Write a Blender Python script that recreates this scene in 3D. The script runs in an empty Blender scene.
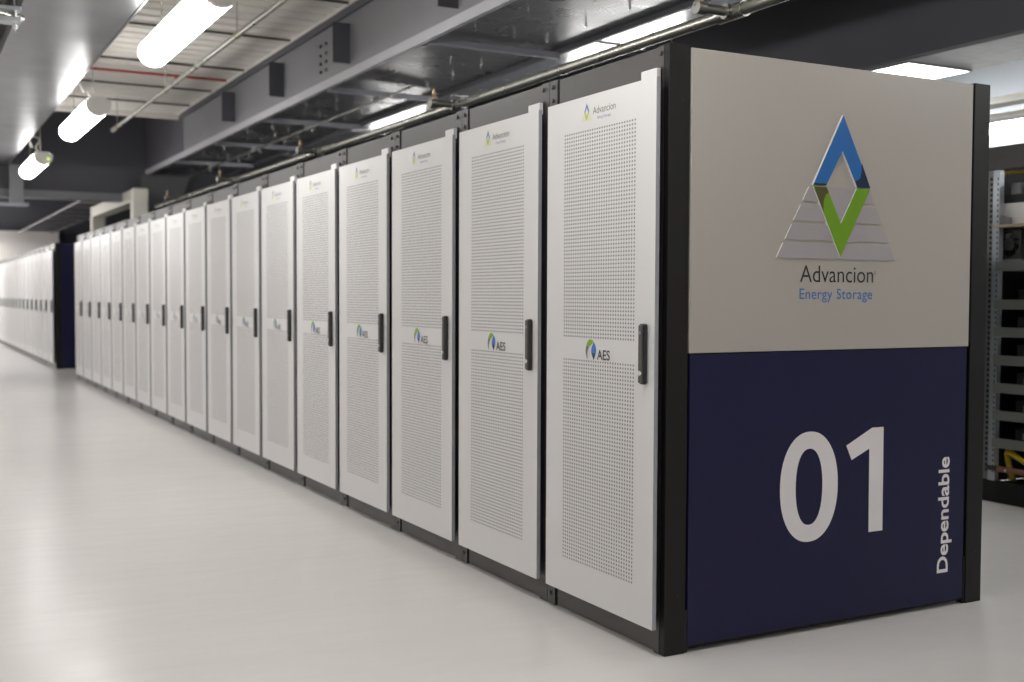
import bpy, math, random
from mathutils import Vector, Matrix

random.seed(7)
S = bpy.context.scene
COL = S.collection
R = math.radians

# ------------------------------------------------------------------ camera, exposure, world
cam_data = bpy.data.cameras.new('camera')
cam = bpy.data.objects.new('camera', cam_data)
COL.objects.link(cam)
FPX, YAW, PITCH, ROLL = 1141.84, 0.4931, -0.0392, 0.0037
fw = Vector((math.sin(YAW) * math.cos(PITCH), math.cos(YAW) * math.cos(PITCH), math.sin(PITCH)))
rt = Vector((math.cos(YAW), -math.sin(YAW), 0))
up = rt.cross(fw)
rt2 = rt * math.cos(ROLL) + up * math.sin(ROLL)
up2 = up * math.cos(ROLL) - rt * math.sin(ROLL)
m = Matrix((rt2, up2, -fw)).transposed().to_4x4()
m.translation = Vector((-2.2916, -3.1557, 1.2331))
cam.matrix_world = m
cam_data.sensor_width = 36.0
cam_data.lens = FPX / 1024 * 36.0
cam_data.clip_end = 200
cam_data.dof.use_dof = True
cam_data.dof.focus_distance = 4.2
cam_data.dof.aperture_fstop = 2.5
S.camera = cam
S.view_settings.view_transform = 'Standard'
S.view_settings.look = 'None'
S.view_settings.gamma = 1.0
S.view_settings.use_curve_mapping = False
S.view_settings.exposure = 0.0
world = bpy.data.worlds.new('world')
S.world = world
world.use_nodes = True
world.node_tree.nodes['Background'].inputs[0].default_value = (0.5, 0.5, 0.52, 1)
world.node_tree.nodes['Background'].inputs[1].default_value = 0.05
LAMP = 20.0          # emission of every lamp diffuser


# ------------------------------------------------------------------ materials
def srgb(r, g, b):
    f = lambda c: c / 12.92 if c <= 0.04045 else ((c + 0.055) / 1.055) ** 2.4
    return (f(r / 255), f(g / 255), f(b / 255), 1)


def mat(name, col, rough=0.5, metal=0.0, var=0.06, scale=6.0, spec=0.5, rvar=0.0, bump=0.0, bscale=60.0,
        emit=0.0, stretch=(1, 1, 1), coat=0.0):
    m = bpy.data.materials.new(name)
    m.use_nodes = True
    nt = m.node_tree
    b = nt.nodes['Principled BSDF']
    b.inputs['Roughness'].default_value = rough
    b.inputs['Metallic'].default_value = metal
    b.inputs['Specular IOR Level'].default_value = spec
    b.inputs['Coat Weight'].default_value = coat
    tc = nt.nodes.new('ShaderNodeTexCoord')
    mp = nt.nodes.new('ShaderNodeMapping')
    mp.inputs['Scale'].default_value = stretch
    nt.links.new(tc.outputs['Object'], mp.inputs[0])
    n = nt.nodes.new('ShaderNodeTexNoise')
    n.inputs['Scale'].default_value = scale
    n.inputs['Detail'].default_value = 4
    nt.links.new(mp.outputs[0], n.inputs['Vector'])
    mx = nt.nodes.new('ShaderNodeMix')
    mx.data_type = 'RGBA'
    c = Vector(col[:3])
    mx.inputs[6].default_value = (*(c * (1 - var)), 1)
    mx.inputs[7].default_value = (*(c * (1 + var)), 1)
    nt.links.new(n.outputs['Fac'], mx.inputs[0])
    nt.links.new(mx.outputs[2], b.inputs['Base Color'])
    if rvar:
        mr = nt.nodes.new('ShaderNodeMapRange')
        mr.inputs[1].default_value = 0.3
        mr.inputs[2].default_value = 0.7
        mr.inputs[3].default_value = max(0.02, rough - rvar)
        mr.inputs[4].default_value = rough + rvar
        nt.links.new(n.outputs['Fac'], mr.inputs[0])
        nt.links.new(mr.outputs[0], b.inputs['Roughness'])
    if bump:
        n2 = nt.nodes.new('ShaderNodeTexNoise')
        n2.inputs['Scale'].default_value = bscale
        n2.inputs['Detail'].default_value = 3
        nt.links.new(mp.outputs[0], n2.inputs['Vector'])
        bp = nt.nodes.new('ShaderNodeBump')
        bp.inputs['Strength'].default_value = bump
        bp.inputs['Distance'].default_value = 0.01
        nt.links.new(n2.outputs['Fac'], bp.inputs['Height'])
        nt.links.new(bp.outputs[0], b.inputs['Normal'])
    if emit:
        b.inputs['Emission Color'].default_value = (1.0, 0.985, 0.965, 1)
        b.inputs['Emission Strength'].default_value = emit
    return m


def perforated(name, col, hole, pitch, size, rough, metal, ax=(0, 1)):
    """Sheet metal with a grid of dark punched holes, in object space."""
    m = mat(name, col, rough, metal, 0.1, 5, rvar=0.06)
    nt = m.node_tree
    b = nt.nodes['Principled BSDF']
    old = b.inputs['Base Color'].links[0].from_socket
    tc = nt.nodes.new('ShaderNodeTexCoord')
    sp = nt.nodes.new('ShaderNodeSeparateXYZ')
    nt.links.new(tc.outputs['Object'], sp.inputs[0])
    ds = []
    for a in ax:
        d = nt.nodes.new('ShaderNodeMath'); d.operation = 'PINGPONG'
        d.inputs[1].default_value = pitch / 2
        nt.links.new(sp.outputs[a], d.inputs[0])
        ds.append(d)
    cb = nt.nodes.new('ShaderNodeCombineXYZ')
    nt.links.new(ds[0].outputs[0], cb.inputs[0]); nt.links.new(ds[1].outputs[0], cb.inputs[1])
    ln = nt.nodes.new('ShaderNodeVectorMath'); ln.operation = 'LENGTH'
    nt.links.new(cb.outputs[0], ln.inputs[0])
    lt = nt.nodes.new('ShaderNodeMath'); lt.operation = 'LESS_THAN'
    lt.inputs[1].default_value = size
    nt.links.new(ln.outputs['Value'], lt.inputs[0])
    mx = nt.nodes.new('ShaderNodeMix'); mx.data_type = 'RGBA'
    nt.links.new(lt.outputs[0], mx.inputs[0])
    nt.links.new(old, mx.inputs[6]); mx.inputs[7].default_value = hole
    nt.links.new(mx.outputs[2], b.inputs['Base Color'])
    return m


M = {}
M['floor'] = mat('floor_epoxy', (0.71, 0.69, 0.67, 1), 0.27, 0, 0.015, 1.1, 0.5)
_nt = M['floor'].node_tree
_tc = _nt.nodes.new('ShaderNodeTexCoord')
_prev = None
for _sx, _sy, _sc, _st in ((1.0, 1.6, 1.6, 0.35), (0.6, 2.0, 6.0, 0.08)):
    _mp = _nt.nodes.new('ShaderNodeMapping'); _mp.inputs['Scale'].default_value = (_sx, _sy, 1)
    _mp.inputs['Rotation'].default_value = (0, 0, R(28))
    _nz = _nt.nodes.new('ShaderNodeTexNoise'); _nz.inputs['Scale'].default_value = _sc; _nz.inputs['Detail'].default_value = 2
    _bp = _nt.nodes.new('ShaderNodeBump'); _bp.inputs['Strength'].default_value = _st; _bp.inputs['Distance'].default_value = 0.02
    _nt.links.new(_tc.outputs['Object'], _mp.inputs[0]); _nt.links.new(_mp.outputs[0], _nz.inputs['Vector'])
    _nt.links.new(_nz.outputs['Fac'], _bp.inputs['Height'])
    if _prev: _nt.links.new(_prev.outputs[0], _bp.inputs['Normal'])
    _prev = _bp
_nt.links.new(_prev.outputs[0], _nt.nodes['Principled BSDF'].inputs['Normal'])
M['door'] = mat('door_white_paint', (0.64, 0.638, 0.636, 1), 0.42, 0, 0.015, 3, bump=0.02, bscale=400)
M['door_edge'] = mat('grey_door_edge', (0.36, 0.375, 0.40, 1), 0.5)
M['black'] = mat('black_powder_coat', (0.011, 0.0105, 0.0105, 1), 0.5, 0, 0.15, 8, 0.3, bump=0.05, bscale=300)
M['graphite'] = mat('graphite_rack_paint', (0.055, 0.052, 0.052, 1), 0.42, 0, 0.12, 8, bump=0.03, bscale=300)
M['inside'] = mat('dark_interior', (0.02, 0.02, 0.021, 1), 0.7)
M['lining'] = mat('grey_door_lining', (0.15, 0.15, 0.15, 1), 0.7)
M['beige'] = mat('warm_grey_panel', (0.50, 0.468, 0.425, 1), 0.38, 0, 0.02, 2, bump=0.012, bscale=90)
M['navy'] = mat('navy_panel', (0.014, 0.013, 0.055, 1), 0.40, 0, 0.10, 3, 0.28, bump=0.012, bscale=90)
M['blue'] = mat('logo_blue', (0.018, 0.165, 0.52, 1), 0.3)
M['lightblue'] = mat('lettering_blue', (0.10, 0.25, 0.58, 1), 0.4)
M['deepnavy'] = mat('logo_deep_blue', (0.012, 0.024, 0.07, 1), 0.3)
M['green'] = mat('logo_green', (0.19, 0.40, 0.012, 1), 0.3)
M['olive'] = mat('logo_olive', (0.10, 0.09, 0.03, 1), 0.3)
M['lavender'] = mat('logo_lavender', (0.45, 0.415, 0.43, 1), 0.3)
M['edge'] = mat('acrylic_edge', (0.85, 0.85, 0.84, 1), 0.2)
M['letter'] = mat('pale_lettering', (0.90, 0.87, 0.87, 1), 0.4)
M['dark_letter'] = mat('dark_lettering', (0.045, 0.042, 0.042, 1), 0.4)
M['grey_letter'] = mat('grey_lettering', (0.16, 0.16, 0.165, 1), 0.4)
M['paleblue'] = mat('small_logo_blue', (0.10, 0.20, 0.42, 1), 0.4)
M['palegreen'] = mat('small_logo_green', (0.40, 0.50, 0.10, 1), 0.4)
M['stripe_green'] = mat('small_logo_pale_stripe', (0.62, 0.65, 0.42, 1), 0.4)
M['sticker'] = mat('clear_sticker', (0.64, 0.635, 0.625, 1), 0.35, 0, 0.01)
M['handle'] = mat('black_plastic', (0.028, 0.027, 0.026, 1), 0.38, 0, 0.1, 20)
M['chrome'] = mat('bright_metal', (0.7, 0.7, 0.69, 1), 0.25, 1.0)
M['galv'] = mat('galvanised_sheet', (0.235, 0.238, 0.25, 1), 0.34, 0.9, 0.08, 2.5, rvar=0.05)
M['galv_dark'] = mat('dull_galvanised_sheet', (0.36, 0.36, 0.37, 1), 0.23, 0.9, 0.18, 7, rvar=0.05)
M['galv_rough'] = mat('weathered_galvanised_sheet', (0.36, 0.36, 0.36, 1), 0.55, 0.6, 0.2, 12)
M['perf'] = perforated('perforated_galvanised', (0.22, 0.22, 0.23, 1), (0.004, 0.004, 0.004, 1), 0.036, 0.0125, 0.30, 0.85)
M['meshpanel'] = perforated('grey_mesh_panel', (0.13, 0.13, 0.14, 1), (0.02, 0.02, 0.02, 1), 0.03, 0.009, 0.5, 0.2, (0, 2))
M['steel'] = mat('grey_steel_paint', (0.20, 0.202, 0.215, 1), 0.5, 0, 0.08, 3)
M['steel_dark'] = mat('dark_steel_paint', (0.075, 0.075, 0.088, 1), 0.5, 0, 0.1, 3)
M['lip'] = mat('pale_flange_paint', (0.42, 0.42, 0.45, 1), 0.45, 0, 0.05, 5)  # paler than the beam grey: lamplight on the flange put into the colour
M['strut'] = mat('strut_paint', (0.32, 0.32, 0.36, 1), 0.45, 0.1, 0.08, 6)
M['wall_dark'] = mat('charcoal_wall', (0.085, 0.083, 0.095, 1), 0.75, 0, 0.08, 2)
M['wall_white'] = mat('white_wall', (0.84, 0.80, 0.77, 1), 0.7, 0, 0.02, 2)
M['wall_blue'] = mat('pale_blue_grey_wall', (0.42, 0.455, 0.49, 1), 0.6, 0, 0.05, 1)
M['deck'] = mat('cream_roof_deck', (0.85, 0.82, 0.77, 1), 0.55, 0, 0.04, 3)
M['purlin'] = mat('brown_purlin', (0.07, 0.066, 0.06, 1), 0.6)
M['red'] = mat('red_pipe', (0.35, 0.03, 0.02, 1), 0.5)
M['pipe'] = mat('steel_pipe', (0.40, 0.40, 0.36, 1), 0.30, 0.85, 0.10, 10, rvar=0.05)
M['brass'] = mat('brass', (0.45, 0.36, 0.22, 1), 0.35, 0.9)
M['lamp_body'] = mat('lamp_grey_plastic', (0.66, 0.64, 0.60, 1), 0.45)
M['diffuser'] = mat('lamp_diffuser', (0.9, 0.9, 0.88, 1), 0.3, emit=LAMP)
M['panel_glow'] = mat('panel_lamp_diffuser', (0.9, 0.9, 0.88, 1), 0.3, emit=7.0)
M['led'] = mat('green_led', (0.3, 0.5, 0.02, 1), 0.4)
M['led'].node_tree.nodes['Principled BSDF'].inputs['Emission Color'].default_value = (0.5, 0.9, 0.05, 1)
M['led'].node_tree.nodes['Principled BSDF'].inputs['Emission Strength'].default_value = 2.0
M['cream'] = mat('cream_trunking', (0.62, 0.60, 0.53, 1), 0.5)
M['wire'] = mat('pale_cable', (0.5, 0.49, 0.46, 1), 0.5)
M['zinc'] = mat('zinc_upright', (0.42, 0.45, 0.48, 1), 0.38, 0.6, 0.1, 30)
M['shelf'] = mat('grey_shelf_steel', (0.22, 0.23, 0.225, 1), 0.42, 0.2, 0.08, 10)
M['tan'] = mat('tan_board', (0.45, 0.36, 0.25, 1), 0.6)
M['yellow'] = mat('yellow_cable', (0.70, 0.52, 0.02, 1), 0.4)
M['cable_green'] = mat('green_cable', (0.13, 0.35, 0.05, 1), 0.4)
M['cable_red'] = mat('red_cable', (0.40, 0.05, 0.03, 1), 0.4)
M['cable_grey'] = mat('grey_cable', (0.20, 0.20, 0.21, 1), 0.45)
M['copper'] = mat('copper_bar', (0.30, 0.15, 0.10, 1), 0.35, 0.6)


# ------------------------------------------------------------------ mesh helpers
class MB:
    def __init__(self):
        self.v, self.f, self.mi, self.sm, self.mats = [], [], [], [], []

    def m(self, k):
        if k not in self.mats:
            self.mats.append(k)
        return self.mats.index(k)

    def add(self, vs, fs, k, smooth=False):
        o = len(self.v)
        self.v += [tuple(x) for x in vs]
        i = self.m(k)
        for f in fs:
            self.f.append([o + q for q in f]); self.mi.append(i); self.sm.append(smooth)

    def box(self, a, b, k, bev=0.0):
        x0, y0, z0 = (min(a[i], b[i]) for i in range(3))
        x1, y1, z1 = (max(a[i], b[i]) for i in range(3))
        if not bev:
            vs = [(x0, y0, z0), (x1, y0, z0), (x1, y1, z0), (x0, y1, z0), (x0, y0, z1), (x1, y0, z1), (x1, y1, z1), (x0, y1, z1)]
            self.add(vs, [(0, 3, 2, 1), (4, 5, 6, 7), (0, 1, 5, 4), (1, 2, 6, 5), (2, 3, 7, 6), (3, 0, 4, 7)], k)
            return
        # bevelled box: each corner split in three
        e = min(bev, (x1 - x0) * .49, (y1 - y0) * .49, (z1 - z0) * .49)
        idx, vs = {}, []
        for i in (0, 1):
            for j in (0, 1):
                for l in (0, 1):
                    c = ((x0, x1)[i], (y0, y1)[j], (z0, z1)[l])
                    s = (1 - 2 * i, 1 - 2 * j, 1 - 2 * l)
                    for a_ in range(3):
                        p = [c[q] + (0 if q == a_ else e * s[q]) for q in range(3)]
                        idx[(i, j, l, a_)] = len(vs); vs.append(p)
        fs = []
        C = Vector(((x0 + x1) / 2, (y0 + y1) / 2, (z0 + z1) / 2))
        def face(ids):
            pts = [Vector(vs[q]) for q in ids]
            n = (pts[1] - pts[0]).cross(pts[2] - pts[0])
            mid = sum(pts, Vector()) / len(pts)
            fs.append(tuple(ids) if n.dot(mid - C) > 0 else tuple(reversed(ids)))
        rng = [(0, 0), (1, 0), (1, 1), (0, 1)]
        for a_ in range(3):
            for s in (0, 1):
                ids = []
                for (p, q) in rng:
                    t = [p, q]; t.insert(a_, s); ids.append(idx[(*t, a_)])
                face(ids)
        for a_ in range(3):
            b_, c_ = [q for q in range(3) if q != a_]
            for p in (0, 1):
                for q in (0, 1):
                    def key(s, ax):
                        t = [0, 0, 0]; t[a_] = s; t[b_] = p; t[c_] = q
                        return idx[(*t, ax)]
                    face([key(0, b_), key(1, b_), key(1, c_), key(0, c_)])
        for i in (0, 1):
            for j in (0, 1):
                for l in (0, 1):
                    face([idx[(i, j, l, q)] for q in range(3)])
        self.add(vs, fs, k)

    def prism(self, pts, fn, d0, d1, k, kside=None, front=True, back=True):
        """extrude a 2D outline; fn(u, v, d) gives the 3D point; d1 is the visible face."""
        n = len(pts)
        self.add([fn(u, v, d1) for u, v in pts], [tuple(range(n))], k)
        if back:
            self.add([fn(u, v, d0) for u, v in pts], [tuple(reversed(range(n)))], kside or k)
        vs = [fn(u, v, d0) for u, v in pts] + [fn(u, v, d1) for u, v in pts]
        self.add(vs, [(i, (i + 1) % n, n + (i + 1) % n, n + i) for i in range(n)], kside or k)

    def tube(self, path, r, k, n=12, cap=True):
        path = [Vector(p) for p in path]
        rings = []
        prev = None
        for i, p in enumerate(path):
            t = (path[min(i + 1, len(path) - 1)] - path[max(i - 1, 0)]).normalized()
            if prev is None:
                a = t.orthogonal().normalized()
            else:
                a = (prev - t * prev.dot(t)).normalized()
            prev = a
            b = t.cross(a)
            rr = r[i] if isinstance(r, (list, tuple)) else r
            rings.append([p + (a * math.cos(2 * math.pi * q / n) + b * math.sin(2 * math.pi * q / n)) * rr for q in range(n)])
        vs = [v for rg in rings for v in rg]
        fs = []
        for i in range(len(rings) - 1):
            for q in range(n):
                fs.append((i * n + q, i * n + (q + 1) % n, (i + 1) * n + (q + 1) % n, (i + 1) * n + q))
        self.add(vs, fs, k, True)
        if cap:
            self.add(rings[0], [tuple(reversed(range(n)))], k)
            self.add(rings[-1], [tuple(range(n))], k)

    def build(self, name, parent=None, loc=None):
        me = bpy.data.meshes.new(name)
        me.from_pydata(self.v, [], self.f)
        for k in self.mats:
            me.materials.append(M[k])
        me.polygons.foreach_set('material_index', self.mi)
        me.polygons.foreach_set('use_smooth', self.sm)
        me.update()
        o = bpy.data.objects.new(name, me)
        COL.objects.link(o)
        if parent:
            o.parent = parent
        if loc:
            o.location = loc
        return o


def tag(o, label=None, cat=None, group=None, kind=None):
    if label: o['label'] = label
    if cat: o['category'] = cat
    if group: o['group'] = group
    if kind: o['kind'] = kind
    return o


def empty(name, loc=(0, 0, 0)):
    o = bpy.data.objects.new(name, None)
    COL.objects.link(o)
    o.location = loc
    o.empty_display_size = 0.1
    return o


def kids(o):
    return [c for c in COL.objects if c.parent == o]


def copy_tree(o, parent=None):
    c = o.copy()
    COL.objects.link(c)
    c.parent = parent
    for ch in kids(o):
        copy_tree(ch, c)
    return c


def smooth_path(pts, n=8):
    pts = [Vector(p) for p in pts]
    P = [pts[0]] + pts + [pts[-1]]
    out = []
    for i in range(1, len(P) - 2):
        a, b, c, d = P[i - 1:i + 3]
        for q in range(n):
            t = q / n
            out.append(0.5 * ((2 * b) + (c - a) * t + (2 * a - 5 * b + 4 * c - d) * t * t + (3 * b - a - 3 * c + d) * t ** 3))
    out.append(pts[-1])
    return out


def text_mesh(s, bold=0.0, space=1.0):
    cu = bpy.data.curves.new('glyphs', 'FONT')
    cu.body = s
    cu.size = 1.0
    cu.offset = bold
    cu.space_character = space
    cu.resolution_u = 4
    o = bpy.data.objects.new('glyphs', cu)
    COL.objects.link(o)
    dg = bpy.context.evaluated_depsgraph_get()
    dg.update()
    me = bpy.data.meshes.new_from_object(o.evaluated_get(dg))
    vs = [(v.co.x, v.co.y) for v in me.vertices]
    fs = [tuple(p.vertices) for p in me.polygons]
    COL.objects.unlink(o)
    bpy.data.objects.remove(o)
    bpy.data.curves.remove(cu)
    bpy.data.meshes.remove(me)
    return vs, fs


def put_text(mb, s, fn, u0, u1, v0, cap, k, bold=0.0, space=1.0, ref='H'):
    """letters of cap height `cap` on baseline v0, spanning u0..u1, on the plane fn(u, v)."""
    vs, fs = text_mesh(s, bold, space)
    hv, _ = text_mesh(ref, bold)
    ch = max(y for _, y in hv) - min(y for _, y in hv)
    base = min(y for _, y in hv)
    x0, x1 = min(x for x, _ in vs), max(x for x, _ in vs)
    sx, sy = (u1 - u0) / (x1 - x0), cap / ch
    mb.add([fn(u0 + (x - x0) * sx, v0 + (y - base) * sy) for x, y in vs], fs, k)


# ------------------------------------------------------------------ the room
def plane_box(name, a, b, k, kind='structure', label=None):
    mb = MB(); mb.box(a, b, k)
    o = mb.build(name)
    o['kind'] = kind
    return o


plane_box('floor', (-6, -9, -0.1), (6.4, 31, 0), 'floor')
plane_box('wall_left', (-6.1, -9, 0), (-6, 31, 4.4), 'wall_white')
plane_box('wall_right', (6.3, -9, 0), (6.4, 31, 4.4), 'wall_blue')
plane_box('wall_front', (-6, -9.1, 0), (6.4, -9, 4.4), 'wall_white')
plane_box('wall_back', (-6, 30.4, 0), (1.62, 30.5, 2.95), 'wall_white')
plane_box('wall_rear', (-6, 30.9, 0), (6.4, 31, 4.4), 'wall_dark')

# corrugated roof deck: trapezoid ribs that run along X
mb = MB()
prof = []
y = -9.0
while y < 11.95:
    prof += [(y, 3.62), (y + 0.010, 3.555), (y + 0.175, 3.555), (y + 0.185, 3.62)]
    y += 0.235
prof.append((12.0, 3.62))
vs = [(-6, a, b) for a, b in prof] + [(0.93, a, b) for a, b in prof]
n = len(prof)
mb.add(vs, [(i + 1, i, n + i, n + i + 1) for i in range(n - 1)], 'deck')
mb.box((-6, -9, 3.63), (0.93, 12.0, 3.66), 'deck')
mb.box((0.895, -9, 3.545), (0.93, 12.0, 3.625), 'deck')
mb.box((-6, 11.94, 3.50), (0.93, 12.02, 3.64), 'deck')
mb.build('ceiling')['kind'] = 'structure'
plane_box('ceiling_upper', (-6, -9, 4.3), (6.4, 31, 4.4), 'wall_dark')
for i, yy in enumerate((2.4, 3.95, 5.5, 7.02, 8.6, 9.98, 11.09)):  # dark strips draw the shadow lines at the deck sheet laps
    plane_box('trim_%d' % (i + 1), (-6, yy - 0.007, 3.535), (0.88, yy + 0.007, 3.556), 'purlin')

# dark bulkhead hung across the hall, with its steel edge beam
plane_box('wall_bulkhead', (-6, 14.25, 2.68), (6.3, 14.45, 4.3), 'wall_dark')
mb = MB()
mb.box((-6, 14.16, 2.585), (6.3, 14.40, 2.605), 'steel')
mb.box((-6, 14.20, 2.605), (6.3, 14.235, 2.70), 'steel')
mb.build('beam_bulkhead')['kind'] = 'structure'
plane_box('wall_cladding', (0.935, 11.75, 3.06), (1.0, 14.25, 4.3), 'wall_dark')  # dark sheet stands in for the unlit far end of the beam web
# dark fascia on the far side of the aisle behind the racks
plane_box('wall_fascia', (3.52, -9, 2.80), (3.60, 14.25, 4.3), 'wall_dark')

# ------------------------------------------------------------------ lamps
def make_lamp():
    root = empty('fluorescent_lamp')
    L = 1.8
    d = MB()
    arc = [(0.098 * math.cos(a), -0.092 * math.sin(a)) for a in [R(-36) + R(252) * q / 18 for q in range(19)]]
    vs = [(x, 0.02, z) for x, z in arc] + [(x, L - 0.02, z) for x, z in arc]
    n = len(arc)
    d.add(vs, [(i, i + 1, n + i + 1, n + i) for i in range(n - 1)], 'diffuser', True)
    d.add([(x, L - 0.02, z) for x, z in arc], [tuple(range(n))], 'diffuser')
    d.build('diffuser', root)
    b = MB()
    hexa = [(-0.072, 0.02), (0.072, 0.02), (0.078, 0.045), (0.06, 0.062), (-0.06, 0.062), (-0.078, 0.045)]
    b.prism(hexa, lambda u, v, q: (u, q, v), L, 0.0, 'lamp_body')
    b.build('housing', root)
    e = MB()
    cap = [(0.10 * math.cos(a), -0.094 * math.sin(a)) for a in [math.pi * q / 8 for q in range(9)]] + [(-0.104, 0.03), (-0.06, 0.056), (0.06, 0.056), (0.104, 0.03)]
    e.prism(cap, lambda u, v, q: (u, q, v), 0.02, -0.02, 'lamp_body')
    e.build('end_cap', root)
    for yy in (0.3, L - 0.3):
        r = MB(); r.tube([(0, yy, 0.05), (0, yy, 0.78)], 0.004, 'wire', 6); r.build('hanger_rod', root)
    return root


ORD = ['first', 'second', 'third', 'fourth', 'fifth', 'sixth', 'seventh', 'eighth', 'ninth', 'tenth', 'eleventh', 'twelfth',
       'thirteenth', 'fourteenth', 'fifteenth', 'sixteenth', 'seventeenth', 'last']
ZL = 2.81   # height of the joint of housing and diffuser
lamp0 = make_lamp()
lamp_spots = []
for k, yy in enumerate((2.8, 6.9, 11.0)):
    lab = ['long white tube lamp over the aisle, nearest and largest beside the metal duct',
           'tube lamp with grey end cap over the aisle, second along the metal duct',
           'small far tube lamp over the aisle with green light on its end cap'][k]
    lamp_spots.append((-0.80, yy, ZL, lab, 'lamps over the main aisle'))
lamp_spots.append((-0.80, -1.3, ZL, 'tube lamp over the main aisle, before the nearest visible one', 'lamps over the main aisle'))
for k, yy in enumerate((16.2, 20.5)):  # unseen lamps added to brighten the hall past the bulkhead
    lamp_spots.append((-1.3, yy, ZL, 'tube lamp beyond the dark bulkhead, %s from it' % ORD[k], 'lamps beyond the bulkhead'))
for k, yy in enumerate((17.5, 20.3, 23.1)):  # another unseen column, put in for more light on the far row
    lamp_spots.append((-2.9, yy, ZL, 'tube lamp in the far left bay, %s beyond the dark bulkhead' % ORD[k], 'lamps beyond the bulkhead'))
for k, yy in enumerate((2.75, -1.5)):  # only the first is visible; the other is added to brighten the bay
    lamp_spots.append((5.75, yy, 2.68, 'tube lamp in the right bay, %s' % ['showing above the open battery rack', 'nearer than the open battery rack'][k], 'lamps over the right bay'))
for k, yy in enumerate((4.3, 9.4)):
    lamp_spots.append((3.36, yy, 2.62, 'tube lamp in the back aisle beside the dark fascia, %s' % ['nearest the numbered panel', 'nearest the bulkhead'][k], 'lamps in the back aisle'))
for k, (xx, yy) in enumerate(((-0.5, 29.7), (-2.6, 29.7), (-0.5, 29.1), (-2.6, 29.1), (-0.5, 28.5), (-0.5, 27.9))):  # unseen bank added to brighten the far wall
    lamp_spots.append((xx, yy, ZL, 'tube lamp set across the hall before the white far wall, %s of the bank' % ORD[k], 'lamps before the far wall'))
for k, yy in enumerate((0.0, 4.1, 8.2, 12.0)):  # unseen row added to throw light onto the rack doors
    lamp_spots.append((-3.6, yy, ZL, 'tube lamp in the left bay beyond the metal duct, %s from the near end' % ORD[k], 'lamps in the left bay'))
for k, (xx, yy) in enumerate(((0.6, -6.2), (2.9, -1.75), (3.3, -6.6))):  # added out of view to light the end panel and nearby floor
    lamp_spots.append((xx, yy, ZL, 'tube lamp in the open cross aisle, %s' % ['facing the 01 end panel', 'in line with the back aisle', 'nearest the front wall'][k], 'lamps in the cross aisle'))
for k, (x, y, z, lab, g) in enumerate(lamp_spots):
    o = lamp0 if k == 0 else copy_tree(lamp0)
    o.location = (x, y, z)
    if g == 'lamps before the far wall':
        o.rotation_euler = (0, 0, R(90))
    tag(o, lab, 'lamp', g)
    if x > 1 or y > 12:
        for ch in kids(o):
            if ch.name.startswith('hanger_rod'):
                ch.scale.z = (4.3 - z) / 0.78
    if k == 2:
        d = MB(); d.box((0.04, -0.03, -0.03), (0.06, -0.02, -0.012), 'led'); d.build('indicator', o)
    if k in (1, 2):
        c = MB()
        c.tube(smooth_path([(-0.04, 0.1, 0.05), (-0.07, 0.08, 0.12), (-0.03, 0.05, 0.20), (-0.12, 0.06, 0.24), (-0.13, 0.10, 0.17), (-0.10, 0.12, 0.11), (-0.12, 0.10, 0.16), (-0.138, 0.1, 0.20)]), 0.007, 'wire', 8)
        c.build('flex_cable', o)

# luminous panels let into the underside of the tray over the back aisle
for k, yy in enumerate((2.32, 6.4)):
    o = empty('panel_lamp', (3.62, yy, 2.80))
    q = MB(); q.box((0.012, 0.01, -0.012), (0.598, 1.79, -0.002), 'panel_glow'); q.build('diffuser', o)  # flat glowing face of the panel
    q = MB()
    for a, b in (((0, 0, -.014), (.012, 1.8, 0)), ((.598, 0, -.014), (.61, 1.8, 0)), ((.012, 0, -.014), (.598, .01, 0)), ((.012, 1.79, -.014), (.598, 1.8, 0))):
        q.box(a, b, 'galv')
    q.build('frame', o)
    tag(o, ['bright flat lamp panel showing above the top right of the 01 panel', 'flat lamp panel farther along the back aisle tray'][k], 'lamp', 'panel lamps of the back aisle')

# ------------------------------------------------------------------ numbered racks
NC, NR = 30, 55
PY0, PY1 = 0.610, 0.126       # perforated field across the door (left to right as seen)
XF = -0.045                   # front face of a door


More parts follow.
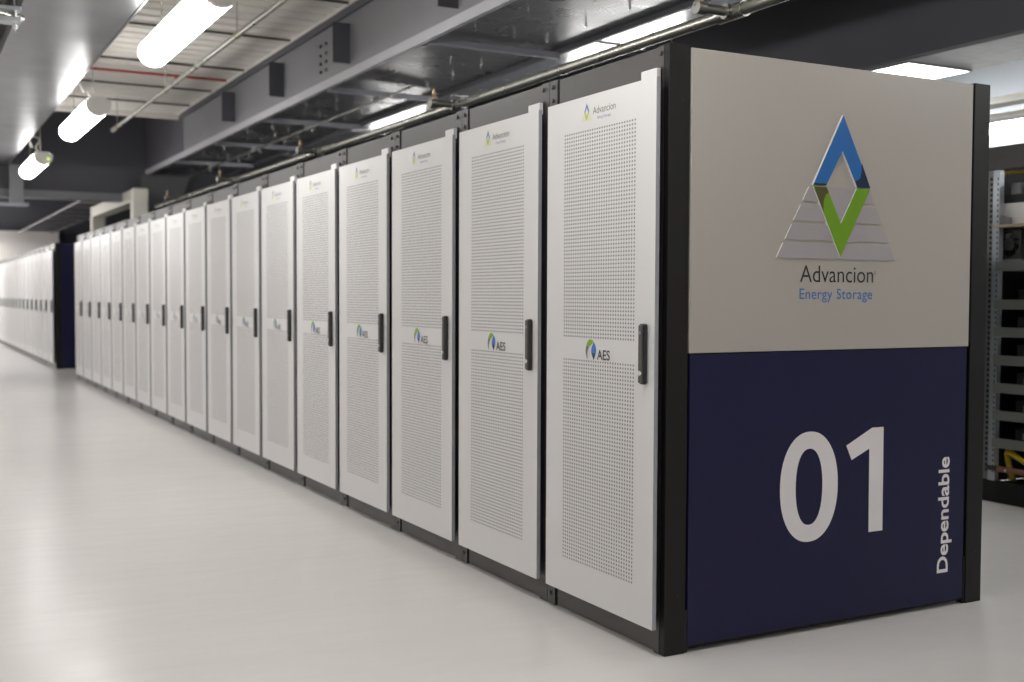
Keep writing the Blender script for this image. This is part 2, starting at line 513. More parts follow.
def make_door(mb):
    y0, y1, z0, z1 = 0.009, 0.735, 0.095, 1.971
    mb_sheet = []
    dy = (PY0 - PY1) / NC
    fields = [(0.226, 1.001), (1.076, 1.850)]
    # plain areas of the front skin
    def q(ya, yb, za, zb):
        mb.add([(XF, ya, za), (XF, ya, zb), (XF, yb, zb), (XF, yb, za)], [(0, 3, 2, 1)], 'door')
    q(y0, PY1, z0, z1); q(PY0, y1, z0, z1)
    q(PY1, PY0, z0, fields[0][0]); q(PY1, PY0, fields[0][1], fields[1][0]); q(PY1, PY0, fields[1][1], z1)
    # punched fields
    vs, fs = [], []
    rad = 0.0039
    for za, zb in fields:
        dz = (zb - za) / NR
        for i in range(NC):
            for j in range(NR):
                a, b = PY1 + i * dy, za + j * dz
                cy, cz = a + dy / 2, b + dz / 2
                o = len(vs)
                outer = [(a, b), (cy, b), (a + dy, b), (a + dy, cz), (a + dy, b + dz), (cy, b + dz), (a, b + dz), (a, cz)]
                inner = [(cy + rad * math.cos(R(225 + 45 * t)), cz + rad * math.sin(R(225 + 45 * t))) for t in range(8)]
                vs += [(XF, p, r) for p, r in outer] + [(XF, p, r) for p, r in inner]
                fs += [(o + t, o + (t + 1) % 8, o + 8 + (t + 1) % 8, o + 8 + t) for t in range(8)]
    fs = [tuple(reversed(f)) for f in fs]
    mb.add(vs, fs, 'door')
    # folded edges
    t = 0.016
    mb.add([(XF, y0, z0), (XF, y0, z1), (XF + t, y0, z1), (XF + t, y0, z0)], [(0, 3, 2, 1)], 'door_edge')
    mb.add([(XF, y1, z0), (XF, y1, z1), (XF + t, y1, z1), (XF + t, y1, z0)], [(0, 1, 2, 3)], 'door')
    mb.add([(XF, y0, z1), (XF, y1, z1), (XF + t, y1, z1), (XF + t, y0, z1)], [(0, 1, 2, 3)], 'door')
    mb.add([(XF, y0, z0), (XF, y1, z0), (XF + t, y1, z0), (XF + t, y0, z0)], [(0, 3, 2, 1)], 'door')
    # dark lining behind the punched sheet
    mb.add([(XF + t, y0, z0), (XF + t, y1, z0), (XF + t, y1, z1), (XF + t, y0, z1)], [(0, 1, 2, 3)], 'lining')


LOGO_D = 0.010
BLUE_L = [(0.78, 1.902), (0.638, 1.641), (0.701, 1.641), (0.779, 1.771), (0.853, 1.641), (0.92, 1.641)]
GREEN_L = [(0.638, 1.637), (0.703, 1.637), (0.775, 1.504), (0.851, 1.637), (0.92, 1.637), (0.775, 1.381)]


def frame_mesh(first):
    mb = MB()
    y0 = 0.032 if first else 0.002
    y1 = 0.798
    # front posts, rear posts
    mb.box((0, y0, 0), (0.06, 0.062, 2.084), 'graphite')
    mb.box((0, 0.740, 0), (0.06, y1, 2.084), 'graphite')
    mb.box((1.50, y0, 0), (1.56, 0.062, 2.084), 'graphite')
    mb.box((1.50, 0.740, 0), (1.56, y1, 2.084), 'graphite')
    mb.box((0.06, y0, 2.03), (1.5, 0.05, 2.08), 'graphite')
    mb.box((0.06, 0.75, 2.03), (1.5, y1, 2.08), 'graphite')
    for yy in (0.046, 0.772):
        for zz in (2.058, 2.005):
            mb.tube([(0.0, yy, zz), (-0.008, yy, zz)], [0.0095, 0.0075], 'graphite', 10)
    for yy in (0.772,):
        mb.tube([(0.0, yy, 0.045), (-0.006, yy, 0.045)], 0.009, 'graphite', 10)
        mb.box((-0.004, 0.752, 1.58), (0.0, 0.79, 1.66), 'black')
        mb.box((-0.004, 0.752, 0.32), (0.0, 0.79, 0.40), 'black')
    return mb


def make_rack(first):
    root = empty('battery_rack')
    frame_mesh(first).build('frame', root)
    h = MB(); h.box((0.004, 0.064, 1.95), (0.05, 0.731, 2.082), 'graphite', 0.003); h.build('header_panel', root)
    p = MB(); p.box((0.006, 0.064, 0.004), (0.05, 0.731, 0.10), 'graphite', 0.003); p.build('plinth', root)
    b = MB(); b.box((0.03, 0.04, 0.03), (1.555, 0.796, 2.07), 'inside'); b.build('enclosure', root)
    d = MB(); make_door(d)
    door = d.build('door', root)
    # hinge tab behind the top of the door
    t = MB(); t.box((-0.026, 0.038, 1.960), (-0.006, 0.130, 2.006), 'door', 0.003); t.build('hinge_bracket', door)
    # swing handle
    hd = MB()
    hd.box((XF, 0.047, 0.934), (XF - 0.020, 0.075, 1.141), 'handle', 0.005)
    hd.box((XF - 0.018, 0.049, 0.938), (XF - 0.023, 0.074, 1.137), 'graphite', 0.003)
    hd.tube([(XF - 0.019, 0.061, 1.11), (XF - 0.025, 0.061, 1.11)], 0.006, 'cable_grey', 12)
    handle = hd.build('handle', door)
    lk = MB(); lk.tube([(XF - 0.019, 0.060, 0.972), (XF - 0.0255, 0.060, 0.972)], 0.009, 'chrome', 14)
    lk.build('lock', door)
    # upper maker's sticker: outline triangle, two words
    s = MB()
    X = XF - 0.0012
    s.add([(X, 0.508, 1.868), (X, 0.508, 1.962), (X, 0.240, 1.962), (X, 0.240, 1.868)], [(0, 1, 2, 3)], 'sticker')
    fn = lambda u, v, d=0: (X - 0.0008 - d, -u, v)
    def ic(pts):      # big logo coordinates scaled to the sticker
        k_ = 0.0715 / 0.585
        return [(-0.446 + (u - 0.775) * k_, 1.879 + (v - 1.378) * k_ * 1.02) for u, v in pts]
    for a, b_, m_ in ((1.30, 1.36, 'palegreen'),):
        pass
    for (za, zb) in ((1.600, 1.637), (1.512, 1.572), (1.444, 1.500), (1.378, 1.432)):
        w = lambda z: 0.291 * (1.902 - z) / 0.524
        s.add([fn(*q_) for q_ in ic([(0.775 - w(za), za), (0.775 + w(za), za), (0.775 + w(zb), zb), (0.775 - w(zb), zb)])], [(0, 1, 2, 3)], 'stripe_green')
    fn2 = lambda u, v: fn(u, v, 0.0004)
    s.add([fn2(*q_) for q_ in ic(BLUE_L)], [(0, 1, 2, 3), (0, 3, 4, 5)], 'paleblue')
    s.add([fn2(*q_) for q_ in ic(GREEN_L)], [(0, 5, 2, 1), (2, 5, 4, 3)], 'palegreen')
    put_text(s, 'Advancion', fn, -0.404, -0.254, 1.898, 0.026, 'grey_letter')
    put_text(s, 'Energy Storage', fn, -0.372, -0.286, 1.878, 0.010, 'paleblue')
    s.build('sticker', door)
    # lower logo: green crescent, blue leaf, three letters
    g = MB()
    fn = lambda u, v, d=0: (XF - 0.0015, -u, v)
    def shp(pts, k):
        c = (sum(p[0] for p in pts) / len(pts), sum(p[1] for p in pts) / len(pts))
        n_ = len(pts)
        g.add([fn(-a, b_) for a, b_ in pts], [tuple(range(n_))], k)
    def curve(ctrl, n_=6):
        p = smooth_path([(a, b_, 0) for a, b_ in ctrl], n_)
        return [(q_.x, q_.y) for q_ in p]
    outer = curve([(0.4300, 0.999), (0.4405, 1.014), (0.4445, 1.034), (0.4375, 1.058), (0.4210, 1.0735), (0.4040, 1.0745), (0.3890, 1.067)])
    inner = curve([(0.4305, 1.000), (0.4330, 1.018), (0.4290, 1.036), (0.4170, 1.049), (0.4060, 1.056), (0.3960, 1.062), (0.3890, 1.067)])
    ng = len(outer)
    for i in range(ng - 1):
        g.add([fn(-outer[i][0], outer[i][1]), fn(-outer[i + 1][0], outer[i + 1][1]), fn(-inner[i + 1][0], inner[i + 1][1]), fn(-inner[i][0], inner[i][1])], [(0, 1, 2, 3)], 'green' if i > ng * 0.42 else 'grey_letter')
    lf = curve([(0.3900, 1.066), (0.3790, 1.055), (0.3735, 1.039), (0.3765, 1.024), (0.3890, 0.999)])
    lg = curve([(0.3900, 1.066), (0.3995, 1.052), (0.4065, 1.036), (0.4055, 1.026), (0.3890, 0.999)])
    for i in range(len(lf) - 1):
        g.add([fn(-lf[i][0], lf[i][1]), fn(-lf[i + 1][0], lf[i + 1][1]), fn(-lg[i + 1][0], lg[i + 1][1]), fn(-lg[i][0], lg[i][1])], [(0, 1, 2, 3)], 'blue' if i < len(lf) * 0.72 else 'deepnavy')
    put_text(g, 'AES', fn, -0.366, -0.281, 1.003, 0.036, 'dark_letter', 0.012)
    g.build('logo', door)
    return root


r1 = make_rack(True)
r1.location = (0, 0, 0)
tag(r1, 'nearest white perforated rack cabinet, first beside the 01 end panel', 'rack cabinet', 'rack cabinets of the near row')
r2 = copy_tree(r1)
for ch in kids(r2):
    if ch.name.startswith('frame'):
        ch.data = frame_mesh(False).build('frame').data
for o in [o for o in COL.objects if o.name.startswith('frame') and o.parent is None]:
    bpy.data.objects.remove(o)
for k in range(1, 18):
    o = r2 if k == 1 else copy_tree(r2)
    o.location = (0, 0.8 * k, 0)
    tag(o, 'white perforated rack cabinet in the near row, %s from the 01 end panel' % ORD[k], 'rack cabinet', 'rack cabinets of the near row')
ROW2 = 17.04
for k in range(16):
    o = copy_tree(r2)
    o.location = (0, ROW2 + 0.03 + 0.8 * k, 0)
    tag(o, 'white rack cabinet in the far row, %s beyond its dark navy end panel' % ORD[k], 'rack cabinet', 'rack cabinets of the far row')

# ------------------------------------------------------------------ end panels
def end_panel(navy_only):
    root = empty('end_panel')
    for (a, b, mir) in ((0.0, 0.088, 0), (1.487, 1.577, 1)):
        p = MB()
        p.box((a, 0.0, 0), (b, 0.030, 2.086), 'black', 0.002)
        cx = (a + b) / 2
        for zz in (1.90, 0.205):
            p.tube([(cx + .01, 0.0, zz), (cx + .01, -0.0015, zz)], 0.005, 'inside', 10)
        if mir:
            p.box((a - 0.012, 0.004, 0.0), (a, 0.028, 0.19), 'black', 0.002)
        else:
            p.box((b, 0.004, 0.0), (b + 0.014, 0.028, 0.15), 'inside', 0.002)
        p.build('post', root)
    f = MB()
    f.box((0.088, 0.014, 0.012), (1.487, 0.030, 2.080), 'black')
    f.build('backing', root)
    l_ = MB(); l_.box((0.098, 0.0, 0.026), (1.468, 0.013, 1.037), 'navy', 0.0015); lo = l_.build('lower_panel', root)
    u = MB(); u.box((0.092, -0.003, 1.040), (1.474, 0.013, 2.078), 'navy' if navy_only else 'beige', 0.0015)
    upo = u.build('upper_panel', root)
    return root, lo, upo


ep, lo, upo = end_panel(False)
tag(ep, 'large grey and navy end panel with black posts, white 01 and a triangle logo', 'end panel')
ep2, _, _ = end_panel(True)
ep2.location = (0, ROW2, 0)
tag(ep2, 'plain dark navy end panel with black post closing the far row', 'end panel')

# raised logo on the upper panel
YP = -0.003
fnl = lambda u, v, d: (u, YP - d, v)
lg = MB()
fnl = lambda u, v, d: (u - 0.005, YP - d, v)
lg.add([fnl(*q, LOGO_D) for q in BLUE_L], [(0, 1, 2, 3), (0, 3, 4, 5)], 'blue')
lg.add([fnl(*q, 0) for q in BLUE_L] + [fnl(*q, LOGO_D) for q in BLUE_L], [(i, (i + 1) % 6, 6 + (i + 1) % 6, 6 + i) for i in range(6)], 'edge')
ex = lambda pts, k, d=LOGO_D + 0.0006: lg.add([fnl(u, v, d) for u, v in pts], [tuple(range(len(pts)))], k)
ex([(0.638, 1.641), (0.701, 1.641), (0.704, 1.646), (0.690, 1.648), (0.641, 1.6465)], 'deepnavy')
ex([(0.920, 1.641), (0.853, 1.641), (0.845, 1.665), (0.857, 1.668)], 'deepnavy')
ex([(0.920, 1.641), (0.857, 1.668), (0.868, 1.676), (0.874, 1.700), (0.874, 1.733), (0.8795, 1.722)], 'deepnavy')
lg.add([fnl(*q, LOGO_D) for q in GREEN_L], [(0, 5, 2, 1), (2, 5, 4, 3)], 'green')
lg.add([fnl(*q, 0) for q in GREEN_L] + [fnl(*q, LOGO_D) for q in GREEN_L], [(i, (i + 1) % 6, 6 + (i + 1) % 6, 6 + i) for i in (0, 1, 2, 3, 4, 5)], 'edge')
ex([(0.643, 1.633), (0.702, 1.634), (0.7125, 1.616), (0.697, 1.606), (0.689, 1.585), (0.688, 1.545)], 'olive')
lg.build('triangle_emblem', upo)

st = MB()
LS, RS = 0.775 - 0.474, 1.057 - 0.775
def xl(z): return 0.778 - (0.778 - 0.474) * (1.902 - z) / (1.902 - 1.375)
def xr(z): return 0.782 + (1.057 - 0.782) * (1.902 - z) / (1.902 - 1.375)
GLx = lambda z: 0.638 + (0.775 - 0.638) * (1.637 - z) / (1.637 - 1.381)
GRx = lambda z: 0.920 - (0.920 - 0.775) * (1.637 - z) / (1.637 - 1.381)
for za, zb in ((1.582, 1.636), (1.510, 1.568), (1.442, 1.496), (1.375, 1.428)):
    L_ = [(xl(za), za), (GLx(za) - .001, za), (GLx(zb) - .001, zb), (xl(zb), zb)]
    R_ = [(GRx(za) + .001, za), (xr(za), za), (xr(zb), zb), (GRx(zb) + .001, zb)]
    for pts in (L_, R_):
        st.prism(pts, fnl, 0, 0.0055, 'lavender', 'edge', back=False)
# the pale inner triangle between the arms of the green V
st.prism([(0.703, 1.636), (0.775, 1.506), (0.851, 1.636)], fnl, 0, 0.0055, 'lavender', 'edge', back=False)
st.build('emblem_stripes', upo)

wt = MB()
fp = lambda u, v: (u, YP - 0.0012, v)
put_text(wt, 'Advancion', fp, 0.584, 0.946, 1.289, 0.060, 'dark_letter', -0.002)
put_text(wt, '\u00ae', fp, 0.949, 0.962, 1.317, 0.015, 'grey_letter', ref='\u00ae')
wt.build('lettering', upo)
wt = MB()
put_text(wt, 'Energy Storage', fp, 0.583, 0.942, 1.227, 0.038, 'lightblue', 0.004, 1.08)
wt.build('lettering', upo)
nb = MB()
fq = lambda u, v, d=0: (u, -0.0014, v)
N = 56
def ring(cx, cz, a, b, e):
    out = []
    for i in range(N):
        t = 2 * math.pi * i / N
        c, s_ = math.cos(t), math.sin(t)
        out.append((cx + a * abs(c) ** (2 / e) * (1 if c >= 0 else -1), cz + b * abs(s_) ** (2 / e) * (1 if s_ >= 0 else -1)))
    return out
oo, ii = ring(0.645, 0.538, 0.140, 0.2035, 2.15), ring(0.644, 0.538, 0.0645, 0.1405, 2.25)
nb.add([fq(*p) for p in oo] + [fq(*p) for p in ii], [(i, (i + 1) % N, N + (i + 1) % N, N + i) for i in range(N)], 'letter')
one = [(1.016, 0.740), (0.957, 0.740), (0.825, 0.679), (0.853, 0.623), (0.943, 0.661), (0.945, 0.342), (1.018, 0.342)]
nb.add([fq(*p) for p in one], [(0, 1, 2, 3, 4), (0, 4, 5, 6)], 'letter')
nb.build('number', lo)
dp = MB()
fd = lambda u, v: (1.380 - v, -0.0014, u)
put_text(dp, 'Dependable', fd, 0.141, 0.603, 0.0, 0.061, 'letter', 0.022)
dp.build('lettering', lo)

# ------------------------------------------------------------------ steelwork and services overhead
b = MB()
b.box((0.925, -8.9, 2.985), (0.966, 14.2, 3.055), 'lip')
b.box((0.945, -8.9, 3.055), (0.965, 14.2, 3.545), 'steel')
b.box((0.915, -8.9, 3.49), (0.945, 11.75, 3.545), 'steel_dark')  # dark strip paints in the shade along the top of the web
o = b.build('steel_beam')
tag(o, 'long grey steel beam running above the rack row under the roof deck', 'beam', kind='structure')
for yy in (1.95, 3.62, 5.64, 7.42, 9.2):
    c = MB(); c.box((0.80, yy, 3.10), (0.945, yy + 0.012, 3.42), 'steel_dark')  # dark tone puts the shade on the cleat faces into the colour
    c.build('cleat', o)
bo = MB()
for yy in (6.21, 6.35):
    for zz in (3.15, 3.22, 3.29, 3.37):
        bo.tube([(0.945, yy, zz), (0.930, yy, zz)], 0.014, 'steel_dark', 8)
bo.build('bolts', o)

d = MB()
d.box((-1.60, -8.9, 3.0), (-0.955, 13.9, 3.25), 'galv')
d.box((-0.962, -8.9, 2.992), (-0.948, 13.9, 3.02), 'galv')
o = d.build('metal_duct')
tag(o, 'wide galvanised metal duct running overhead along the left side', 'duct')
d = MB()
d.box((-1.95, -8.9, 3.08), (-1.70, 13.9, 3.10), 'steel_dark'); d.box((-1.84, -8.9, 3.10), (-1.81, 13.9, 3.5), 'steel_dark')
tag(d.build('steel_joist'), 'dark steel joist beside the left edge of the metal duct', 'beam', kind='structure')
c = empty('beam_clamp', (-1.60, 4.55, 2.90))
tag(c, 'bright zinc beam clamp with rod at the upper left corner', 'clamp')
q = MB(); q.box((-0.16, -0.06, 0.0), (0.0, 0.06, 0.03), 'zinc', .004); q.box((-0.16, -0.06, 0.07), (0.0, 0.06, 0.095), 'zinc', .004); q.box((-.16, -.06, 0), (-.13, .06, .095), 'zinc', .004)
q.build('jaw', c)
q = MB(); q.tube([(-0.03, 0, -0.05), (-0.03, 0, 0.16)], 0.010, 'chrome', 10); q.tube([(-0.03, 0, -0.03), (-0.03, 0, -0.012)], 0.018, 'chrome', 6)
q.build('bolt', c)
q = MB(); q.tube([(-0.22, -.1, 0.05), (0.015, .08, 0.05)], 0.024, 'pipe', 10); q.build('bar', c)
# hanger post by the bulkhead
h = MB()
h.box((-0.935, 13.8, 2.46), (-0.755, 13.86, 3.0), 'steel', 0.004)
h.box((-1.10, 13.74, 2.44), (-0.70, 13.92, 2.475), 'strut', 0.004)
tag(h.build('hanger_post'), 'grey steel hanger post with foot plate against the dark bulkhead', 'post')

# trays over the racks
t = MB()
t.box((0.99, -6, 3.06), (2.05, 13.9, 3.075), 'perf')
t.box((2.035, -6, 3.02), (2.06, 13.9, 3.09), 'steel_dark')
o = t.build('cable_tray')
tag(o, 'dark perforated cable tray over the racks beside the grey beam', 'cable tray')
bb = MB(); bb.tube([(0, 0, 0.0), (0, 0, -0.03)], 0.008, 'chrome', 6)
bolt0 = None
for yy in [0.6 + .52 * i for i in range(26)]:
    for xx in (1.05 + .13 * (int(yy * 10) % 3), 1.5, 1.78):
        if bolt0 is None:
            bolt = bolt0 = bb.build('bolt', o)
        else:
            bolt = bolt0.copy(); COL.objects.link(bolt)
        bolt.location = (xx, yy + .11 * xx, 3.06)
t = MB()
t.box((2.07, -6, 3.05), (2.53, 13.9, 3.40), 'galv_dark')
for yy in (-1.2, 1.3, 3.8, 6.3, 8.8, 11.3):
    t.box((2.065, yy, 3.04), (2.535, yy + .03, 3.05), 'galv_dark')
tag(t.build('air_duct'), 'plain shiny sheet metal duct above the rack tops, beside the perforated tray', 'duct')
yys = (0.0, 2.1, 4.16, 6.31, 8.26, 10.3, 12.4)
for k, yy in enumerate(yys):
    s = MB()
    s.box((0.99, yy, 2.985), (2.028, yy + 0.045, 2.99), 'strut'); s.box((0.99, yy, 2.99), (2.028, yy + .004, 3.03), 'strut'); s.box((0.99, yy + .041, 2.99), (2.028, yy + .045, 3.03), 'strut')
    s.box((0.99, yy + .006, 3.026), (2.028, yy + .039, 3.03), 'strut')
    tag(s.build('strut_channel'), ['grey strut channel under the tray, nearest of all to the end panel', 'grey strut channel under the tray, second from the near end',
        'grey strut channel below the perforated tray, third from the near end', 'grey strut channel under the tray, middle of seven along the beam', 'grey strut channel under the tray, fifth from the near end',
        'grey strut channel under the tray, second from the bulkhead', 'grey strut channel under the tray, nearest the dark bulkhead'][k], 'strut', 'struts under the cable tray')
# sprinkler pipe with tees and heads
p = empty('sprinkler_pipe', (1.0, 0, 2.5))
tag(p, 'steel sprinkler pipe running above the rack tops with short side branches', 'pipe')
q = MB(); q.tube([(0, -1.0, 0), (0, 13.8, 0)], 0.028, 'pipe', 16)
for yy in (0.78, 3.62, 6.46, 9.3, 12.1):
    q.tube([(0, yy + .04, 0), (0, yy + .22, 0)], 0.036, 'pipe', 16)
q.build('run', p)
for yy in (0.91, 3.75, 6.59, 9.43, 12.2):
    q = MB(); q.tube([(-0.0, yy, 0), (-0.15, yy, 0)], 0.022, 'pipe', 14); q.tube([(-0.15, yy, 0), (-0.20, yy, 0)], 0.030, 'pipe', 14)
    q.tube([(-0.045, yy, 0), (-0.02, yy, 0)], 0.034, 'pipe', 14)
    br = q.build('branch', p)
    q = MB(); q.tube([(-0.17, yy, 0.025), (-0.17, yy, 0.05), (-0.17, yy, 0.053), (-0.17, yy, 0.08), (-.17, yy, .095), (-.17, yy, .099)], [.010, .010, .015, .009, .006, .02], 'brass', 10)
    q.build('sprinkler_head', br)
q = MB(); q.box((-0.05, 0.30, -0.03), (0.10, 0.40, 0.05), 'galv', .004); q.build('pipe_bracket', p)
# thin conduit under the tray
q = MB(); q.tube([(1.45, 5.6, 2.95), (1.45, 13.6, 2.95)], 0.011, 'pipe', 10)
for yy in (6.35, 8.3, 10.33, 12.43):
    q.box((1.43, yy, 2.93), (1.47, yy + .03, 2.985), 'chrome')
tag(q.build('conduit'), 'thin bright conduit clipped below the strut channels over the racks', 'conduit')
# conduit below the deck
c = empty('conduit_pipe', (0, 0, 3.2))
tag(c, 'grey conduit pipe hung on thin rods below the cream roof deck', 'conduit')
q = MB(); q.tube([(0.0, 1.0, 0), (0, 11.1, 0)], 0.021, 'pipe', 12); q.tube([(0, 11.05, 0), (0, 11.2, 0)], .03, 'pipe', 12); q.build('tube', c)
for yy in (2.9, 5.53, 8.15, 10.9):
    q = MB(); q.tube([(0, yy, 0), (0, yy, 0.36)], 0.005, 'wire', 6); q.tube([(0, yy - .012, 0), (0, yy + .012, 0)], .028, 'brass', 12); q.build('hanger_rod', c)
q = MB(); q.tube([(-3.0, 9.0, 3.5), (0.8, 9.0, 3.5)], 0.014, 'red', 10)
for xx in (0.28, -0.9):
    q.tube([(xx, 9.0, 3.43), (xx, 9.0, 3.5)], .014, 'red', 8); q.tube([(xx, 8.98, 3.44), (xx, 9.02, 3.44)], .03, 'red', 8)
tag(q.build('alarm_pipe'), 'thin red detection pipe running across under the roof deck', 'pipe')
# hung mesh panel at the end of the tray
q = MB(); q.prism([(0.83, 2.98), (1.527, 2.97), (1.379, 2.481), (0.83, 2.49)], lambda u, v, d_: (u, 14.02 + d_, v), 0.02, 0.0, 'meshpanel', 'steel')
tag(q.build('mesh_panel'), 'slanted grey mesh panel closing the far end of the cable tray', 'panel')
# cream cable bridge between the rows
c = empty('cable_bridge', (0.60, 0, 2.08))
tag(c, 'cream trunking bridge arching from the near row to the far row', 'trunking')
q = MB(); q.box((0, 13.36, 0.45), (0.20, 17.25, 0.63), 'cream', .01); q.build('span', c)
for yy in (13.36, 17.12):
    q = MB(); q.box((-.012, yy - .012, 0.005), (0.212, yy + .14, 0.64), 'cream', .02); q.build('riser', c)
# cable ladder beyond the bulkhead
c = empty('cable_ladder', (0.24, 1.8, 2.765))
tag(c, 'grey cable ladder with cross rungs hung beyond the dark bulkhead', 'cable tray')
for xx in (0.14, 0.88):
    q = MB(); q.box((xx, 15.0, 0), (xx + .02, 26.0, .035), 'steel'); q.build('side_rail', c)
for k in range(9):
    q = MB(); q.box((.17, 15.2 + 1.2 * k, 0.01), (.88, 15.75 + 1.2 * k, .03), 'lip'); q.build('rung', c)

# ------------------------------------------------------------------ open battery rack on the right
XR, YA, YB = 3.52, 0.76, 1.66
rk = empty('open_rack', (XR, YA, 0))
tag(rk, 'open black battery rack with grey shelves in the bay on the right', 'rack')
W_, D_ = YB - YA, 1.0
for xx in (0.0, D_ - .05):
    for yy in (0.0, W_ - .05):
        q = MB(); q.box((xx, yy, 0.0), (xx + .05, yy + .05, 2.139), 'black', .003); q.build('post', rk)
q = MB(); q.box((0.0, .05, 2.0), (.05, W_ - .05, 2.14), 'graphite', .003); q.box((D_ - .05, .05, 2.0), (D_, W_ - .05, 2.14), 'graphite', .003)
for yy in (0, W_ - .05): q.box((.05, yy, 2.06), (D_ - .05, yy + .05, 2.14), 'graphite')
q.build('header', rk)
q = MB(); q.box((.93, .05, .10), (.94, W_ - .05, 1.97), 'inside'); q.build('back_panel', rk)
q = MB(); q.box((.06, W_ - .03, .10), (.93, W_ - .02, 2.06), 'inside'); q.build('side_panel', rk)
q = MB(); q.box((0.0, .05, 0.0), (.05, W_ - .05, 0.13), 'black', .003); q.box((.05, .05, .03), (D_ - .05, W_ - .05, .10), 'black'); q.build('plinth', rk)
for yy, sg in ((W_ - .15, 1), (0.15, -1)):
    for xx in (.004, .9):
        q = MB()
        q.box((xx, yy, .13), (xx + .004, yy + sg * .045, 2.0), 'zinc'); q.box((xx + .004, yy, .13), (xx + .04, yy + sg * .004, 2.0), 'zinc')
        q.box((xx + .012, yy + sg * .046, .13), (xx + .016, yy + sg * .094, 2.0), 'shelf')
        for k in range(56):
            q.box((xx + .010, yy + sg * .058, .18 + k * .032), (xx + .0122, yy + sg * .074, .198 + k * .032), 'inside')
            q.box((xx - .001, yy + sg * .006, .18 + k * .032), (xx + .0003, yy + sg * .014, .194 + k * .032), 'inside')
        q.build('upright', rk)
for zz in (0.333, 0.50, 0.665, 0.832, 1.0, 1.165, 1.395):
    q = MB(); q.box((.045, .05, zz), (.9, W_ - .15, zz + .006), 'shelf'); q.box((-.004, .05, zz), (.002, W_ - .135, zz + .058), 'shelf', .001)
    q.build('shelf', rk)
q = MB(); q.box((.0, .05, 1.655), (.92, W_ - .10, 1.672), 'tan', .002); tag(q.build('board', rk), 'tan top board')
zn = ['lowest shelf', 'second shelf from the bottom', 'third shelf from the bottom', 'fourth shelf from the bottom', 'second shelf below the fans', 'shelf just below the fans']
for k, zz in enumerate((0.333, 0.50, 0.665, 0.832, 1.0, 1.165)):
    o = empty('battery_module', (XR + .07, YA + .10, zz + .006))
    q = MB(); q.box((0, 0, 0), (.72, .56, .115), 'inside', .006); q.build('case', o)
    q = MB()
    for yy in (.1, .28, .46):
        q.box((-.012, yy, .05), (0, yy + .04, .09), 'cable_grey', .002)
    q.build('terminal', o)
    tag(o, 'black battery module on the %s of the open rack' % zn[k], 'battery', 'battery modules in the open rack')
# fan unit on the upper shelf
for k, (yc, lab) in enumerate(((0.735, 'black cooling fan on the upper shelf beside the zinc upright'), (0.525, 'black cooling fan on the upper shelf, farther from the zinc upright'))):
    fan = empty('cooling_fan', (XR + .07, YA + yc, 1.402))
    q = MB()
    FZ, FR = 0.155, 0.078
    sq = [(-.09, -.09), (.09, -.09), (.09, .09), (-.09, .09)]
    ringi = [(FR * math.cos(2 * math.pi * i / 32 + R(225)), FR * math.sin(2 * math.pi * i / 32 + R(225))) for i in range(32)]
    outr = []
    for i in range(32):
        a = 2 * math.pi * i / 32 + R(225); c_, s_ = math.cos(a), math.sin(a); mm = .09 / max(abs(c_), abs(s_)); outr.append((c_ * mm, s_ * mm))
    for xx, rev in ((0.0, False), (.05, True)):
        vs = [(xx, u, FZ + v) for u, v in outr] + [(xx, u, FZ + v) for u, v in ringi]
        q.add(vs, [(i, (i + 1) % 32, 32 + (i + 1) % 32, 32 + i) for i in range(32)], 'handle')
    q.add([(0, u, FZ + v) for u, v in ringi] + [(.05, u, FZ + v) for u, v in ringi], [(i, (i + 1) % 32, 32 + (i + 1) % 32, 32 + i) for i in range(32)], 'handle')
    q.box((0, -.09, 0), (.05, .09, .065), 'shelf')
    q.add([(0, u, FZ + v) for u, v in sq] + [(.05, u, FZ + v) for u, v in sq], [(i, (i + 1) % 4, 4 + (i + 1) % 4, 4 + i) for i in range(4)], 'handle')
    q.build('housing', fan)
    q = MB()
    for i in range(7):
        a = 2 * math.pi * i / 7
        def pt(r_, da, x_): return (x_, r_ * math.cos(a + da), FZ + r_ * math.sin(a + da))
        q.add([pt(.03, 0, .012), pt(.03, .5, .04), pt(.074, .75, .04), pt(.074, .15, .012)], [(0, 1, 2, 3)], 'graphite')
    q.build('blades', fan)
    q = MB(); q.tube([(.006, 0, FZ), (.045, 0, FZ)], .037, 'graphite', 20); q.build('hub', fan)
    tag(fan, lab, 'fan', 'cooling fans in the open rack')
q = MB(); q.box((0, 0, 0), (.05, .085, .045), 'cable_grey', .006); q.tube([(.025, .04, .045), (.025, .04, .052)], .012, 'cable_grey', 10)
o = q.build('relay_box'); o.location = (XR + .01, YA + .70, 1.673)
tag(o, 'small grey box on the tan top board of the open rack', 'box')
q = MB(); q.box((0, 0, 0), (.28, .50, .13), 'wall_white', .006); q.box((-.004, .2, .05), (0, .3, .1), 'door')
o = q.build('control_unit'); o.location = (XR + .075, YA + .29, 1.673)
tag(o, 'white control unit on the tan top board behind the grey box', 'control unit')
q = MB(); q.box((0, 0, 0), (.24, .46, .05), 'inside', .004)
for yy in (.03, .14, .25, .36): q.box((.0, yy, .05), (.12, yy + .07, .12), 'cable_grey', .004)
o = q.build('terminal_block'); o.location = (XR + .09, YA + .31, 1.804)
tag(o, 'dark terminal block lying on top of the white control unit', 'terminal block')
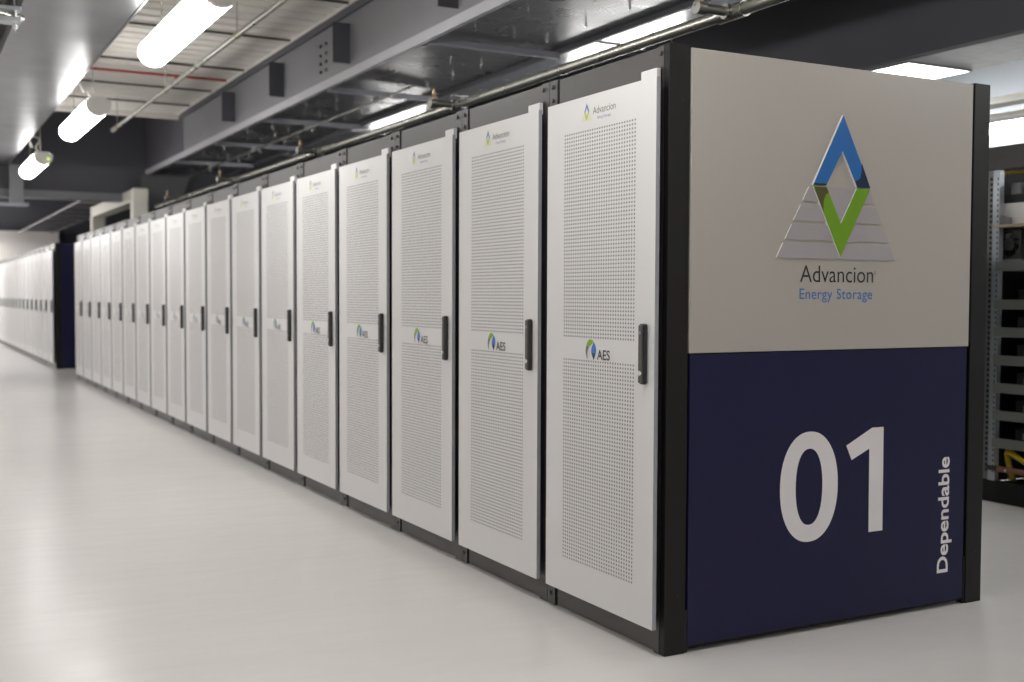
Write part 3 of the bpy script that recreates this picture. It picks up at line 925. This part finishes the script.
# cables and copper bar at the bottom
def cable(name, pts, r_, k, lab, parts=None):
    q = MB(); q.tube(smooth_path(pts, 8), r_, k, 10)
    o = q.build(name); tag(o, lab, 'cable', 'cables in the open rack'); return o
cable('power_cable', [(3.62, 1.46, .14), (3.61, 1.475, .23), (3.60, 1.48, .285), (3.59, 1.46, .305), (3.58, 1.40, .287), (3.57, 1.30, .25), (3.58, 1.1, .22), (3.62, .95, .2)], .016, 'yellow', 'thick yellow cable looping over the copper bar in the open rack')
cable('earth_cable', [(3.66, 1.47, .12), (3.655, 1.49, .17), (3.645, 1.515, .24), (3.645, 1.50, .275), (3.65, 1.40, .25), (3.66, 1.3, .2), (3.67, 1.2, .14)], .013, 'cable_green', 'green cable under the yellow loop at the rack bottom')
cable('grey_cable', [(3.72, 1.57, .315), (3.71, 1.555, .25), (3.70, 1.53, .18), (3.69, 1.50, .13)], .017, 'cable_grey', 'thick grey cable beside the zinc upright at the rack bottom')
cable('red_cable', [(3.58, 1.34, .21), (3.58, 1.31, .185), (3.58, 1.26, .165), (3.60, 1.2, .14)], .007, 'cable_red', 'thin red cable under the copper bar of the open rack')
cable('yellow_wire', [(3.60, 1.585, 1.93), (3.605, 1.575, 1.97), (3.63, 1.55, 1.99), (3.70, 1.48, 1.995), (3.8, 1.38, 1.99)], .010, 'yellow', 'yellow cable bending under the top header of the open rack')
q = MB(); q.box((3.525, .86, .187), (3.537, 1.50, .222), 'copper', .002)
for yy in (1.42, 1.2): q.tube([(3.525, yy, .205), (3.512, yy, .205)], .008, 'chrome', 6)
tag(q.build('copper_bar'), 'brown copper bus bar across the bottom of the open rack', 'bus bar')
q = MB(); q.tube([(3.531, 1.50, .205), (3.531, 1.56, .205)], .018, 'handle', 10); q.tube([(3.531, 1.555, .205), (3.531, 1.575, .205)], .008, 'chrome', 8)
tag(q.build('insulator'), 'black insulator at the left end of the copper bar', 'insulator')
# services above the right bay
for k, (x0, z0, w, h_, lab) in enumerate(((4.55, 2.60, .16, .05, 'pale cable trunking above the open rack, upper of the pair'), (4.75, 2.53, .14, .04, 'pale cable trunking above the open rack, lower of the pair'))):
    q = MB(); q.box((x0, -6, z0), (x0 + w, 12, z0 + h_), 'cream', .004); q.box((x0 - .01, -6, z0), (x0, 12, z0 + .015), 'door')
    tag(q.build('cable_trunking'), lab, 'trunking', 'trunking over the right bay')
q = MB(); q.box((3.61, -6, 2.801), (4.25, 12, 2.86), 'galv_rough')
tag(q.build('tray_cover'), 'mottled galvanised tray that holds the panel lamps over the back aisle', 'cable tray')
